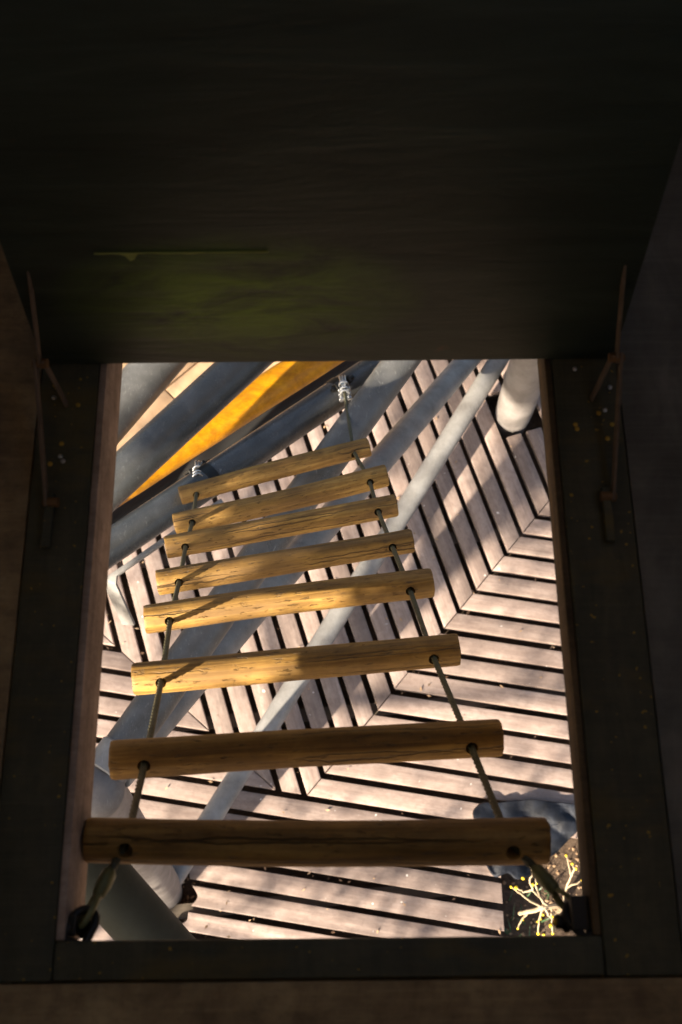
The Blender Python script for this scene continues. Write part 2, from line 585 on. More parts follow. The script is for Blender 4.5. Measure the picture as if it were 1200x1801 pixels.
# boards running lengthwise between the two mitres
POST_G = V((.872, 2.385))
for j in range(-32, 32):
    lo, hi = P0 + j * PS + GAP / 2 + random.uniform(-.0025, .0025), P0 + (j + 1) * PS - GAP / 2 + random.uniform(-.0025, .0025)
    poly = strip(np_, dp, lo, hi, -4, 6)
    poly = clip(poly, JR - nR * MG, -nR)
    poly = clip(poly, JL - nL * MG, -nL)
    poly = clip(poly, nq * (Q0 + GAP / 2), nq)
    poly = trim_outer(poly)
    poly = clip(poly, SLAB_P, SLAB_N)
    mid = (lo + hi) / 2
    if abs(POST_G.dot(np_) - mid) < .115:
        c = POST_G.dot(dp)
        board(clip(list(poly), dp * (c - .115), -dp), dp)
        board(clip(list(poly), dp * (c + .135), dp), dp)
    else:
        board(poly, dp)
# bearers under the boards
for i, y in enumerate((-.7, .1, .9, 1.7, 2.5, 3.3)):
    me = MB().box((DX0 + .02, -.03, -.13), (DX1 - .02 if y > .5 else .62, .03, -.045)).mesh('bearer')
    link('bearer', me, 'bark', deck, (0, y, 0), (0, 0, R(4)))

# tan slabs beyond the edge of the deck
slabs = link('slab_paving', None)
slabs['kind'] = 'structure'
sa, sb = V((.69, -.724)).normalized(), V((.724, .69)).normalized()
org = V((-.897, 2.562))
for i in range(-3, 4):
    for j in range(-4, 4):
        a0, a1, b0, b1 = i * .62 + .004, (i + 1) * .62 - .004, j * .42 + .004, (j + 1) * .42 - .004
        poly = [org + sa * a0 + sb * b0, org + sa * a1 + sb * b0, org + sa * a1 + sb * b1, org + sa * a0 + sb * b1]
        poly = clip(poly, SLAB_P - SLAB_N * .03, -SLAB_N)
        poly = trim_outer(poly)
        board(poly, sa, -.045, 'slab', 'slab', slabs, .05)

# ------------------------------------------------------------------ cabin round the hatch
FZ = 3.5
HX0, HX1, HY0, HY1 = -.350, .309, -.018, .875          # hatch opening
CX0, CX1, CY0, CY1 = -.60, 1.05, -1.15, 1.55           # cabin plan
cabin = empty('tower_cabin', (0, 0, 0), 'dark wooden play tower cabin floor and walls around the open hatch', 'play tower')
TW = .0835
fl = [((CX0, CY0, FZ - .025), (HX0 - TW - .002, CY1, FZ)),
      ((HX1 + .096, CY0, FZ - .025), (CX1, CY1, FZ)),
      ((HX0 - TW + .001, CY0, FZ - .025), (HX1 + .093, HY0 - .047, FZ)),
      ((HX0 - TW + .001, HY1 + .09, FZ - .025), (HX1 + .093, CY1, FZ))]
for q, (lo, hi) in enumerate(fl):
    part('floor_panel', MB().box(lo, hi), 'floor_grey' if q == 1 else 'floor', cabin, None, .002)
# trim boards round the opening, a touch proud of the floor
part('hatch_trim', MB().box((HX0 - TW, HY0 - .045, FZ - .04), (HX0 - .0005, HY1 + .088, FZ + .004)), 'trim', cabin, 40, .004)
part('hatch_trim', MB().box((HX1 + .0005, HY0 - .045, FZ - .04), (HX1 + .0945, HY1 + .088, FZ + .004)), 'trim', cabin, 40, .004)
part('hatch_trim', MB().box((HX0, HY0 - .044, FZ - .04), (HX1, HY0, FZ + .003)), 'trim', cabin, 40, .004)
part('hatch_trim', MB().box((HX0, HY1, FZ - .04), (HX1, HY1 + .087, FZ + .003)), 'trim', cabin, 40, .004)
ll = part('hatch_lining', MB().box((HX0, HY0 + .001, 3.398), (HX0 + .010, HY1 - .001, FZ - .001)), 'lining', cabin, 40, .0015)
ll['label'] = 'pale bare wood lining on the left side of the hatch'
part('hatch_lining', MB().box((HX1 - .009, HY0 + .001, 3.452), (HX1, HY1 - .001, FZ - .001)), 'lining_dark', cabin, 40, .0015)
part('joist', MB().box((HX0 - .06, CY0, 3.40), (HX0 - .001, CY1, 3.459)), 'trim', cabin, None)
part('joist', MB().box((HX1 + .001, CY0, 3.40), (HX1 + .06, CY1, 3.459)), 'trim', cabin, None)
part('joist', MB().box((HX0, HY0 - .06, 3.40), (HX1, HY0 - .002, 3.459)), 'trim', cabin, None)
part('joist', MB().box((HX0, HY1 + .002, 3.40), (HX1, HY1 + .06, 3.459)), 'trim', cabin, None)
part('underside_panel', MB().box((CX0, CY0, 3.385), (HX0 - .061, CY1, 3.399)), 'cabin', cabin, None)
part('underside_panel', MB().box((HX1 + .061, CY0, 3.385), (CX1, CY1, 3.399)), 'cabin', cabin, None)
WT = 5.85
SILL, HEAD = FZ + 1.12, FZ + 2.2          # unseen far and right walls opened here, added to light the cabin floor
part('wall', MB().box((CX0 - .04, CY0 - .04, 3.38), (CX0 - .001, CY1 + .04, WT)), 'cabin', cabin, None)
part('wall', MB().box((CX0, CY0 - .04, 3.38), (CX1, CY0 - .001, WT)), 'cabin', cabin, None)
wf = MB().box((CX0, CY1 + .001, 3.38), (CX1, CY1 + .04, SILL))
wf.box((CX0, CY1 + .001, HEAD), (CX1, CY1 + .04, WT))
for x in (CX0 + .03, (CX0 + CX1) / 2, CX1 - .03):
    wf.box((x - .04, CY1 + .002, SILL + .001), (x + .04, CY1 + .039, HEAD - .001))
part('wall', wf, 'cabin', cabin, None)
wr = MB().box((CX1 + .001, CY0 - .04, 3.38), (CX1 + .04, CY1 + .04, SILL))
wr.box((CX1 + .001, CY0 - .04, HEAD), (CX1 + .04, CY1 + .04, WT))
for y in (CY0, CY0 + .9, CY0 + 1.8, CY1):
    wr.box((CX1 + .002, y - .04, SILL + .001), (CX1 + .039, y + .04, HEAD - .001))
part('wall', wr, 'cabin', cabin, None)
part('roof', MB().box((CX0 - .15, CY0 - .15, WT + .002), (CX1 + .15, CY1 + .15, WT + .05)), 'cabin', cabin, None)

# ------------------------------------------------------------------ trapdoor lid, leaning back past upright
LEAN = R(12.5)
lid = empty('trapdoor_lid', (0, .763, FZ + .006), 'open dark green plywood trapdoor lid leaning back above the hatch', 'trapdoor')
lid.rotation_euler = (-LEAN, 0, 0)
def lidpart(name, mb, mat, smooth=40, bevel=None):
    return link(name, mb.mesh(name, smooth, bevel), mat, lid)
# local: x across, z up the lid, -y towards the viewer
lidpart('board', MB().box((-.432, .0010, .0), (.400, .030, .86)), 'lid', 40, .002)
lidpart('back_batten', MB().box((-.36, .031, .10), (-.28, .05, .80)), 'trim', 40, .003)
lidpart('back_batten', MB().box((.25, .031, .10), (.33, .05, .80)), 'trim', 40, .003)
# splintered edge along the joint of the face boards
sp = MB()
pts, n = [], 40
for i in range(n + 1):
    x = -.345 + .225 * i / n
    h = .0014 + .0034 * noise.noise(V((x * 38, 1, 0)))
    if -.307 < x < -.289:
        h += .015 * (1 - abs((x + .298) / .009))
    pts.append((x + .03, max(h, .0004)))
vs, fs = [], []
for x, h in pts:
    vs += [(x, -.0012, .2165), (x, -.0012, .2165 - h), (x, .004, .2165), (x, .004, .2165 - h)]
for i in range(n):
    a, b = i * 4, i * 4 + 4
    fs += [(a, a + 1, b + 1, b), (a + 1, a + 3, b + 3, b + 1), (a, b, b + 2, a + 2)]
sp.add(vs, fs)
lidpart('splintered_edge', sp, 'scrape', None)

# screw heads near the hinge corners of the trim
rs_ = random.Random(21)
for q in range(16):
    x = rs_.uniform(.335, .39) if q % 2 else rs_.uniform(-.42, -.37)
    part('screw', MB().lathe([(.0035, 0), (.0035, .0015), (.0018, .0024)], 10, axis_mtx((x, rs_.uniform(.60, .76), FZ + .0042), (0, 0, 1))), 'brass' if q % 3 else 'steel', cabin)

# folding stays between lid and frame, one each side
def stay(sign, label):
    s = empty('folding_stay', (0, 0, 0), label, 'lid stay')
    ca, sa_ = math.cos(LEAN), math.sin(LEAN)
    def L(x, t, off=0):            # point on the lid face at height t
        return V((x, .772 + t * sa_ - off * ca, FZ + .006 + t * ca + off * sa_))
    xo = -.415 if sign < 0 else .384
    d = -1 if sign < 0 else 1
    top = L(xo - d * .008, .20, -.005)
    el = V((xo + d * .004, .735, FZ + .062))
    foot = V((xo - d * .015, .545, FZ + .014))
    def flat(a, b, wd, th, name, mat='staymetal'):
        dr = (b - a)
        ln = dr.length
        side = V((d, 0, 0))
        m = MB()
        z = dr.normalized()
        x = (side - z * side.dot(z)).normalized()
        y = z.cross(x)
        mt = Matrix((x, y, z)).transposed().to_4x4()
        mt.translation = a
        m.box((-th / 2, -wd / 2, -.006), (th / 2, wd / 2, ln + .006), mt)
        return part(name, m, mat, s, None, .001)
    flat(top, el, .013, .004, 'upper_arm')
    flat(el + V((d * .006, 0, 0)), foot + V((d * .006, 0, 0)), .014, .0045, 'lower_arm')
    flat(el - V((d * .007, 0, 0)), V((xo - d * .022, .70, FZ + .012)), .012, .004, 'link_arm')
    for p in (top, el, foot):
        part('pivot', MB().lathe([(.007, -.011), (.007, .009), (.004, .011)], 12, axis_mtx(p, (d, 0, 0))), 'rust', s)
    part('foot_bracket', MB().box((xo - d * .015 - .009, .48, FZ + .0045), (xo - d * .015 + .004, .56, FZ + .016)), 'trim', s, None, .002)
stay(-1, 'folding metal stay at the left edge of the trapdoor lid')
stay(1, 'folding metal stay at the right edge of the trapdoor lid')

# ------------------------------------------------------------------ rope ladder
RUNG = {8: ((-.337, .104, 3.425), (.268, .099, 3.405)), 7: ((-.358, .238, 3.207), (.247, .269, 3.183)),
        6: ((-.385, .423, 2.932), (.217, .477, 2.910)), 5: ((-.408, .591, 2.728), (.191, .670, 2.710)),
        4: ((-.428, .742, 2.497), (.168, .844, 2.482)), 3: ((-.450, .903, 2.280), (.144, 1.019, 2.265)),
        2: ((-.460, 1.031, 2.104), (.129, 1.175, 2.095)), 1: ((-.491, 1.223, 1.834), (.089, 1.384, 1.825))}
HF = (.086, .916)
ladder = empty('rope_ladder', (0, 0, 0), 'wire rope ladder with eight round wooden rungs hanging through the hatch', 'rope ladder')
hole = {k: [lerp(a, b, HF[0]), lerp(a, b, HF[1])] for k, (a, b) in RUNG.items()}
anchor_top = [V((-.322, .004, 3.478)), V((.288, .006, 3.474))]
anchor_bot = [V((-.452, 1.352, 1.742)), V((.012, 1.700, 1.648))]
def rung_mesh(k):
    a, b = V(RUNG[k][0]), V(RUNG[k][1])
    ln = (b - a).length
    rng = random.Random(k)
    rad = .0298 * rng.uniform(.97, 1.04)
    taper = rng.uniform(-.05, .05)
    m = MB()
    seg, n = 36, 46
    hs = [0, .0025, .006] + [.006 + (ln - .012) * i / n for i in range(1, n)] + [ln - .006, ln - .0025, ln]
    rs = [.955, .985, 1.0] + [1.0] * (n - 1) + [1.0, .985, .955]
    vs, fs = [], []
    bow = rng.uniform(-.006, .006)
    for i, (h, q) in enumerate(zip(hs, rs)):
        for s_ in range(seg):
            an = 2 * math.pi * s_ / seg
            rr = rad * q * (1 + taper * (h / ln - .5) + .045 * noise.noise(V((h * 5 + k * 9, math.cos(an) * 1.2, math.sin(an) * 1.2)))
                            + .012 * noise.noise(V((h * 9 + k * 9, math.cos(an) * 4, math.sin(an) * 4))))
            if i in (0, 1, len(hs) - 1, len(hs) - 2):
                h2 = h + .0018 * noise.noise(V((k, math.cos(an) * 2, math.sin(an) * 2)))
            else:
                h2 = h
            vs.append((h2 - ln / 2, rr * math.cos(an) + bow * math.sin(math.pi * h / ln), rr * math.sin(an)))
    nn = len(hs)
    for i in range(nn - 1):
        for s_ in range(seg):
            s2 = (s_ + 1) % seg
            fs.append((i * seg + s_, (i + 1) * seg + s_, (i + 1) * seg + s2, i * seg + s2))
    fs.append(tuple(range(seg)))
    fs.append(tuple((nn - 1) * seg + s_ for s_ in range(seg))[::-1])
    m.add(vs, fs)
    return m, ln
for k in range(8, 0, -1):
    a, b = V(RUNG[k][0]), V(RUNG[k][1])
    m, ln = rung_mesh(k)
    x = (b - a).normalized()
    up = V((0, -.6, .8))
    z = (up - x * up.dot(x)).normalized()
    y = z.cross(x)
    mt = Matrix((x, y, z)).transposed().to_4x4()
    mt.translation = (a + b) / 2
    me = m.mesh('rung', 40)
    inv = mt.inverted()
    cut = MB()
    for s_ in (0, 1):
        h = hole[k][s_]
        nxt = hole[k + 1][s_] if k < 8 else anchor_top[s_]
        prv = hole[k - 1][s_] if k > 1 else anchor_bot[s_]
        dr = ((nxt - h).normalized() + (h - prv).normalized()).normalized()
        if k == 8:
            dr = (h - prv).normalized()
        hl, dl = inv @ h, inv.to_3x3() @ dr
        cut.lathe([(.0098, -.06), (.0098, .022), (.0112, .06)], 18, axis_mtx(hl, dl))
    o = link('rung', me, 'rung', ladder, mtx=mt)
    co_ = bpy.data.objects.new('tmp', cut.mesh('tmp'))
    COL.objects.link(co_)
    co_.matrix_world = mt
    md = o.modifiers.new('b', 'BOOLEAN')
    md.operation = 'DIFFERENCE'
    md.solver = 'EXACT'
    md.object = co_
    bpy.context.view_layer.update()
    ev = o.evaluated_get(bpy.context.evaluated_depsgraph_get())
    nm = bpy.data.meshes.new_from_object(ev)
    nm.name = 'rung'
    o.modifiers.clear()
    o.data = nm
    bpy.data.objects.remove(co_)
    nm.shade_smooth()
    nm.set_sharp_from_angle(angle=R(40))
    if not nm.materials:
        nm.materials.append(M['rung'])
# ropes
for s_ in (0, 1):
    path = [anchor_bot[s_]] + [hole[k][s_] for k in range(1, 9)]
    end = lerp(hole[8][s_], anchor_top[s_], .42)
    path.append(end)
    fine = []
    for i in range(len(path) - 1):
        q = max(2, int((path[i + 1] - path[i]).length / .0022))
        for t in range(q):
            p = lerp(path[i], path[i + 1], t / q)
            fine.append(p)
    fine.append(path[-1])
    part('rope', MB().tube(fine, .0048, 30, True, twist=100, lobes=5, lobe_amp=.22), 'wire', ladder, 60)
    # swaged ferrule, thimble and shackle at the top
    a, b = end, anchor_top[s_]
    d = (b - a).normalized()
    f1 = lerp(a, b, .45)
    part('ferrule', MB().tube([a - d * .006, a, lerp(a, f1, .5), f1, f1 + d * .004], [.006, .012, .0135, .011, .007], 16, flat=.75), 'ferrule', ladder)
    side = V((0, 0, 1)).cross(d).normalized()
    loop = []
    for i in range(25):
        an = 2 * math.pi * i / 24
        loop.append(lerp(f1, b, .55) + d * (.024 * math.cos(an)) + (side * .35 + V((0, 0, 1)) * .9).normalized() * (.013 * math.sin(an)))
    part('thimble', MB().tube(loop, .0048, 10, False, flat=.7), 'ferrule', ladder)
    sh = []
    for i in range(17):
        an = math.pi * (i / 16) + math.pi / 2
        sh.append(b - d * (.016 * -math.cos(an)) + side * (.014 * math.sin(an)))
    sh = [sh[0] + d * .03] + sh + [sh[-1] + d * .03]
    sk = part('shackle', MB().tube(sh, .0055, 10), 'black', ladder)
    pin = b + d * .028
    part('shackle_pin', MB().tube([pin - side * .022, pin + side * .022], .005, 10), 'black', ladder)
    out = -1 if s_ == 0 else 1
    xw = HX0 + .0105 if s_ == 0 else HX1 - .0095
    pt = .010 if s_ == 0 else .022
    hb = MB().box((min(xw, xw - out * pt), -.012, 3.44), (max(xw, xw - out * pt), .012 if s_ == 0 else .028, 3.488))
    hb.lathe([(.014, 0), (.014, .006), (.009, .007), (.009, .016), (.0075, .018)], 6, axis_mtx((xw - out * pt, -.002, 3.46), (-out, 0, .35)))
    part('anchor_plate', hb, 'black', ladder, None, .002)
    part('bolt', MB().lathe([(.0045, 0), (.0045, .004), (.003, .005)], 12, axis_mtx((xw - out * (pt + .015), -.002, 3.466), (-out, 0, .35))), 'brass', ladder)
    # bottom: loops through the lug and U-bolt clips
    a, b = anchor_bot[s_], hole[1][s_]
    d = (b - a).normalized()
    view = (V((0, 0, ZC)) - a).normalized()
    sx = d.cross(view).normalized()
    vz = sx.cross(d).normalized()
    for q in (-1, 0, 1):
        lp = []
        for i in range(15):
            an = math.pi * i / 14
            lp.append(a - d * (.012 + .020 * math.sin(an)) + vz * (.016 * math.cos(an)) + sx * (q * .009))
        lp = [lp[0] + d * .045 - vz * .012 - sx * q * .005] + lp + [lp[-1] + d * .045 + vz * .012 - sx * q * .005]
        part('cable_loop', MB().tube(lp, .0034, 8), 'steel', ladder)
    for q in range(3):
        c = a + d * (.022 + .026 * q)
        cl = MB()
        u = []
        for i in range(13):
            an = math.pi * i / 12
            u.append(c + sx * (.0145 * math.cos(an)) + vz * (.006 + .0135 * math.sin(an)))
        u = [u[0] - vz * .030] + u + [u[-1] - vz * .030]
        cl.tube([p + d * (.004 * (1 if q % 2 else -1)) for p in u], .0038, 8)
        clip_o = part('cable_clip', cl, 'steel', ladder)
        mt = Matrix((sx, d, vz)).transposed().to_4x4()
        mt.translation = c
        part('saddle', MB().box((-.021, -.008, -.014), (.021, .008, -.004), mt), 'steel', clip_o, None, .002)
        for e in (-1, 1):
            part('nut', MB().lathe([(.0075, -.022), (.0075, -.0145)], 6, axis_mtx(c + sx * (e * .0145) + d * (.004 * (1 if q % 2 else -1)), vz)), 'steel', clip_o, 30)

# ------------------------------------------------------------------ steel pipes under the tower
def pipe(name, pts, dia, mat, label, group='steel pipes under the tower', extra=None, ext=(0, 0), seg=40):
    pts = [V(p) for p in pts]
    a = pts[0] - (pts[1] - pts[0]).normalized() * ext[0]
    b = pts[-1] + (pts[-1] - pts[-2]).normalized() * ext[1]
    pts = [a] + pts[1:-1] + [b]
    low = min(pts, key=lambda p: p.z)
    o = empty(name, low, label, 'pipe', group)
    mb = MB()
    full = []
    for i in range(len(pts) - 1):
        full += [lerp(pts[i], pts[i + 1], t / 8) for t in range(8)]
    full.append(pts[-1])
    mb.tube(full, dia / 2, seg)
    # mesh in a frame whose local x runs along the pipe keeps the streaks lengthwise
    part('tube', mb, mat, o, 40)
    return o
pipe('steel_pipe', [(-.547, 2.106, 1.368), (-.938, 1.532, 1.417)], .162, 'pipe_mid', 'thick grey pipe crossing the top left corner of the opening', ext=(1.0, 1.2))
pipe('steel_pipe', [(-.24, 1.813, 1.738), (-.811, 1.192, 1.769)], .131, 'pipe_dark', 'thick dark pipe just above the yellow timber', ext=(1.0, .9))
yl = MB()
ya, yb = V((.098, 2.208, 1.139)), V((-.947, 1.446, 1.171))
yd = (ya - yb).normalized()
yl.tube([lerp(yb - yd * .7, ya + yd * .9, i / 60) for i in range(61)], .066, 40, wob=.03)
solo('yellow_timber', yl, 'yellow', 'round timber beam stained bright yellow between the dark pipes', 'beam', loc=tuple(yb))
pipe('shadow_band_pipe', [(.149, 2.229, .933), (-.996, 1.409, .943)], .13, 'pipe_black', 'black pipe put in for the shadow band below the yellow timber', ext=(.8, .8))
lp = pipe('steel_pipe', [(.225, 1.905, 1.50), (-.677, 1.074, 1.831)], .106, 'pipe_dark', 'dark slate pipe that the lower ladder ends are clamped to', ext=(0, .9))
ldir = (V((.219, 1.9, 1.503)) - V((-.8, .957, 1.883))).normalized()
for p, s_ in ((V((-.440, 1.300, 1.744)), 0), (V((.006, 1.710, 1.578)), 1)):
    vw = (V((0, 0, ZC)) - p).normalized()
    nn = (vw - ldir * vw.dot(ldir)).normalized()
    b = anchor_bot[s_]
    lg = MB()
    mt = Matrix((ldir, nn.cross(ldir) * -1, nn)).transposed().to_4x4()
    base = b - nn * .02
    mt.translation = base
    lg.box((-.034, -.014, -.03), (-.022, .014, .026), mt)
    lg.box((.022, -.014, -.03), (.034, .014, .026), mt)
    part('anchor_lug', lg, 'black', lp, None, .003)
    part('lug_pin', MB().tube([base + nn * .012 - ldir * .048, base + nn * .012 + ldir * .052], .008, 12), 'black', lp)
    # saddle strap round the pipe
    # (a band a little wider than the pipe)
    ax = V((-.677, 1.074, 1.831))
    t = (b - ax).dot(ldir)
    cpt = ax + ldir * t
    part('pipe_band', MB().tube([cpt - ldir * .02, cpt - ldir * .018, cpt + ldir * .018, cpt + ldir * .02], [.052, .0555, .0555, .052], 40), 'black', lp)
ka = (-.651, .418, 1.828)
pa = pipe('steel_pipe', [(.323, 1.957, 1.632), (.205, 1.767, 1.667), (-.32, .963, 1.736), ka], .113, 'pipe_mid', 'grey pipe slanting from the clamped pipe down to the left post', ext=(.9, 0))
dpipe = pipe('steel_pipe', [(.607, 2.515, .293), (-.097, 1.329, 1.147), (-.635, .422, 1.798)], .108, 'galv', 'lighter grey pipe behind, running to the deck at upper right', ext=(.42, 0))
pipe('steel_pipe', [(-.315, -.095, 2.564), (-.48, .111, 2.803), (-.505, .143, 2.845)], .112, 'pipe_shade', 'dark pipe close under the floor in the lower left corner', ext=(3.9, 0))
pipe('steel_pipe', [(.777, 2.555, .25), (-.566, .427, .12), (-.71, .21, .08)], .092, 'galv', 'thin pale grey pipe lying low across the deck', ext=(.9, .06))
# posts
def post(foot, top, dia, label, mat='post', collar=True):
    foot, top = V(foot), V(top)
    o = empty('steel_post', foot, label, 'post', 'tower posts')
    d = (top - foot).normalized()
    n = 24
    pts = [foot - d * .16, foot - d * .01] + [lerp(foot, top, i / n) for i in range(1, n + 1)]
    rr = [dia / 2 * .86, dia / 2 * .97] + [dia / 2] * n
    part('shaft', MB().tube(pts, rr, 44), mat, o)
    return o, d
pf, d = post((-.78, .138, .0), (-.690, .345, 1.835), .165, 'pale post at lower left carrying two slanting pipes')
part('cap', MB().lathe([(.084, 0), (.0845, .012), (.06, .05), (.02, .066)], 40, axis_mtx(V((-.690, .345, 1.836)), d)), 'post', pf)
for e, src in ((V((.205, 1.767, 1.667)), V(ka)), (V((-.097, 1.329, 1.147)), V((-.635, .422, 1.798)))):
    dd = (e - src).normalized()
    part('collar', MB().tube([src - dd * .03, src - dd * .026, src + dd * .05, src + dd * .055], [.058, .0625, .0625, .058], 40), 'galv', pf)
pg, d = post((.872, 2.385, .0), (.872, 2.385, 3.38), .185, 'pale round post standing in the deck at upper right', 'post')
# bent flat bar beside the left lining
bar = MB()
bp = [V((-.43, 1.437, 1.243)), V((-.576, 1.334, 1.235)), V((-.805, 1.169, 1.222)), V((-.826, 1.147, 1.212)), V((-.824, 1.130, 1.185)), V((-.79, 1.04, 1.016))]
wd = V((.30, -.05, .08)).normalized()
vs, fs = [], []
for i, p in enumerate(bp):
    t = (bp[min(i + 1, len(bp) - 1)] - bp[max(i - 1, 0)]).normalized()
    sdv = (wd - t * wd.dot(t)).normalized()
    nrm = t.cross(sdv)
    hw = .011 if i < 3 else .026
    vs += [p - sdv * hw - nrm * .006, p + sdv * hw - nrm * .006, p + sdv * hw + nrm * .006, p - sdv * hw + nrm * .006]
for i in range(len(bp) - 1):
    for q in range(4):
        q2 = (q + 1) % 4
        fs.append((i * 4 + q, i * 4 + q2, i * 4 + 4 + q2, i * 4 + 4 + q))
fs += [(3, 2, 1, 0), tuple(len(vs) - 4 + q for q in range(4))]
bar.add(vs, fs)
solo('bent_bar', bar, 'galv', 'pale bent flat metal bar below the clamped pipe beside the left lining', 'metal bar', smooth=30, bevel=.002, loc=tuple(bp[-1]))

# ------------------------------------------------------------------ soil corner: sheet, twigs, pebbles
def crumpled_sheet():
    outline = [(.56, .44), (.58, .47), (.61, .485), (.66, .485), (.80, .495), (.92, .485), (1.06, .46), (1.06, .40), (.985, .335), (.91, .27), (.85, .24), (.81, .19), (.74, .165),
               (.70, .19), (.645, .175), (.61, .22), (.605, .27), (.59, .33), (.57, .39)]
    n = len(outline)
    ring = []
    for i in range(n):            # smooth closed outline
        p0, p1, p2, p3 = (V(outline[(i + k) % n]) for k in (-1, 0, 1, 2))
        for q in range(6):
            t = q / 6
            ring.append(.5 * ((2 * p1) + (p2 - p0) * t + (2 * p0 - 5 * p1 + 4 * p2 - p3) * t * t + (3 * p1 - p0 - 3 * p2 + p3) * t ** 3))
    spine = lambda p: V((min(max(p.x, .63), .93), .37 + (p.x - .65) * .06))
    vs, fs = [], []
    rows = 26
    N = len(ring)
    for r_ in range(rows + 1):
        for p in ring:
            q = spine(p).lerp(p, r_ / rows)
            x, y = q.x, q.y
            zz = .016 + .040 * (abs(noise.noise(V((x * 6 + y * 5, y * 4 - x * 2, 4)))) ** .7) + .012 * abs(noise.noise(V((x * 11, y * 5, 1)))) + .003 * noise.noise(V((x * 30, y * 24, 2)))
            if x > .66:
                zz -= .05 * min(1, (x - .66) * 8) * min(1, max(0, (.40 - y) * 8))
            if r_ == rows:
                zz *= .6
            vs.append((x, y, max(zz, .010) if x < .66 or y > .40 else zz))
    for r_ in range(rows):
        for i in range(N):
            i2 = (i + 1) % N
            fs.append((r_ * N + i, r_ * N + i2, (r_ + 1) * N + i2, (r_ + 1) * N + i))
    m = MB().add(vs, fs)
    me = m.mesh('crumpled_sheet', 60)
    o = link('crumpled_sheet', me, 'sheet')
    md = o.modifiers.new('t', 'SOLIDIFY')
    md.thickness = .003
    tag(o, 'crumpled dark blue grey sheet lying over the deck edge', 'sheet')
crumpled_sheet()

shrub = empty('twiggy_shrub', (.90, .02, -.14), 'bare pale twigs with yellow buds growing from the soil', 'shrub')
rg = random.Random(5)
buds = []
def twig(pts, r0_, r1_):
    pts = [V(p) for p in pts]
    fin = []
    for i in range(len(pts) - 1):
        for t in range(4):
            p = lerp(pts[i], pts[i + 1], t / 4)
            fin.append(p + V((rg.uniform(-.002, .002), rg.uniform(-.002, .002), rg.uniform(-.002, .002))))
    fin.append(pts[-1])
    n = len(fin)
    part('twig', MB().tube(fin, [r0_ + (r1_ - r0_) * i / (n - 1) for i in range(n)], 8), 'twig', shrub)
    return fin
mainp = [(.93, .035, -.14), (.905, .055, .15), (.862, .056, .34), (.78, .046, .36), (.725, .032, .34), (.695, .025, .30)]
twig(mainp, .013, .0085)
sub = [
    [(.80, .05, .36), (.765, .085, .38), (.735, .11, .42), (.72, .145, .45), (.735, .175, .47), (.712, .205, .50)],
    [(.735, .11, .42), (.70, .105, .40), (.675, .12, .39)],
    [(.765, .085, .38), (.745, .13, .43), (.75, .17, .45)],
    [(.78, .046, .36), (.73, .07, .37), (.69, .10, .38), (.66, .125, .36)],
    [(.78, .046, .36), (.772, .0, .30), (.778, -.05, .22)],
    [(.81, .05, .36), (.822, .0, .30), (.84, -.05, .20)],
    [(.73, .033, .34), (.705, .0, .27), (.70, -.03, .2)],
    [(.862, .056, .34), (.872, .12, .40), (.885, .16, .44), (.872, .20, .47), (.865, .235, .48)],
    [(.885, .16, .44), (.895, .185, .46), (.888, .205, .47)],
    [(.872, .12, .40), (.91, .135, .42), (.93, .145, .42)],
    [(.79, .048, .36), (.80, .018, .35), (.83, .0, .33), (.86, -.005, .32)],
]
for s_ in sub:
    fin = twig(s_, .0050, .0026)
    buds.append(fin[-1])
    if len(buds) % 3 == 1:
        buds.append(fin[len(fin) // 2] + V((.006, .004, .004)))
buds += [V((.775, .02, .38)), V((.755, -.005, .36)), V((.82, -.02, .28)), V((.80, -.055, .22)), V((.87, .02, .34)), V((.70, .155, .42))]
bme = None
for p in buds:
    if bme is None:
        bb = bmesh.new()
        bmesh.ops.create_icosphere(bb, subdivisions=2, radius=.0085)
        for v in bb.verts:
            v.co.z *= 1.25
            v.co += v.co * .18 * noise.noise(v.co * 200)
        bme = bpy.data.meshes.new('bud')
        bb.to_mesh(bme)
        bb.free()
        bme.shade_smooth()
    s_ = rg.uniform(.45, .85)
    o = link('bud', bme, 'bud', shrub, p - shrub.location, (rg.uniform(0, 3), rg.uniform(0, 3), 0))
    o.scale = (s_, s_, s_)
# a few blades of grass
gb = MB()
for i in range(26):
    x, y = rg.uniform(.70, 1.0), rg.uniform(-.12, .16)
    h = rg.uniform(.05, .16)
    a = rg.uniform(0, 6.28)
    dx, dy = math.cos(a) * .05, math.sin(a) * .05
    wv = V((-dy, dx, 0)).normalized() * .004
    b0 = V((x, y, -.15))
    pts = [b0, b0 + V((dx * .4, dy * .4, h * .6)), b0 + V((dx * 1.3, dy * 1.3, h))]
    gb.add([pts[0] - wv, pts[0] + wv, pts[1] - wv * .8, pts[1] + wv * .8, pts[2]], [(0, 1, 3, 2), (2, 3, 4)])
go = link('grass_blades', gb.mesh('grass_blades'), 'blade')
tag(go, 'sparse green grass blades on the bare soil', 'grass', None, 'stuff')
pb = MB()
for i in range(700):
    x, y = rg.uniform(.66, 1.3), rg.uniform(-.5, .5)
    if i > 500:
        x, y = rg.uniform(-1.0, -.55), rg.uniform(-.1, .35)
    r_ = rg.uniform(.003, .011)
    c = V((x, y, -.15 + .035 * noise.noise(V((x * 3, y * 3, 0))) + r_ * .3))
    vs = []
    for q in ((1, 0, 0), (0, 1, 0), (-1, 0, 0), (0, -1, 0), (0, 0, .7), (0, 0, -.7)):
        vs.append(c + V(q) * r_ * rg.uniform(.7, 1.3))
    pb.add(vs, [(0, 1, 4), (1, 2, 4), (2, 3, 4), (3, 0, 4), (1, 0, 5), (2, 1, 5), (3, 2, 5), (0, 3, 5)])
po = link('pebbles', pb.mesh('pebbles', 80), 'slab')
tag(po, 'small pebbles and crumbs scattered over the soil', 'pebbles', None, 'stuff')

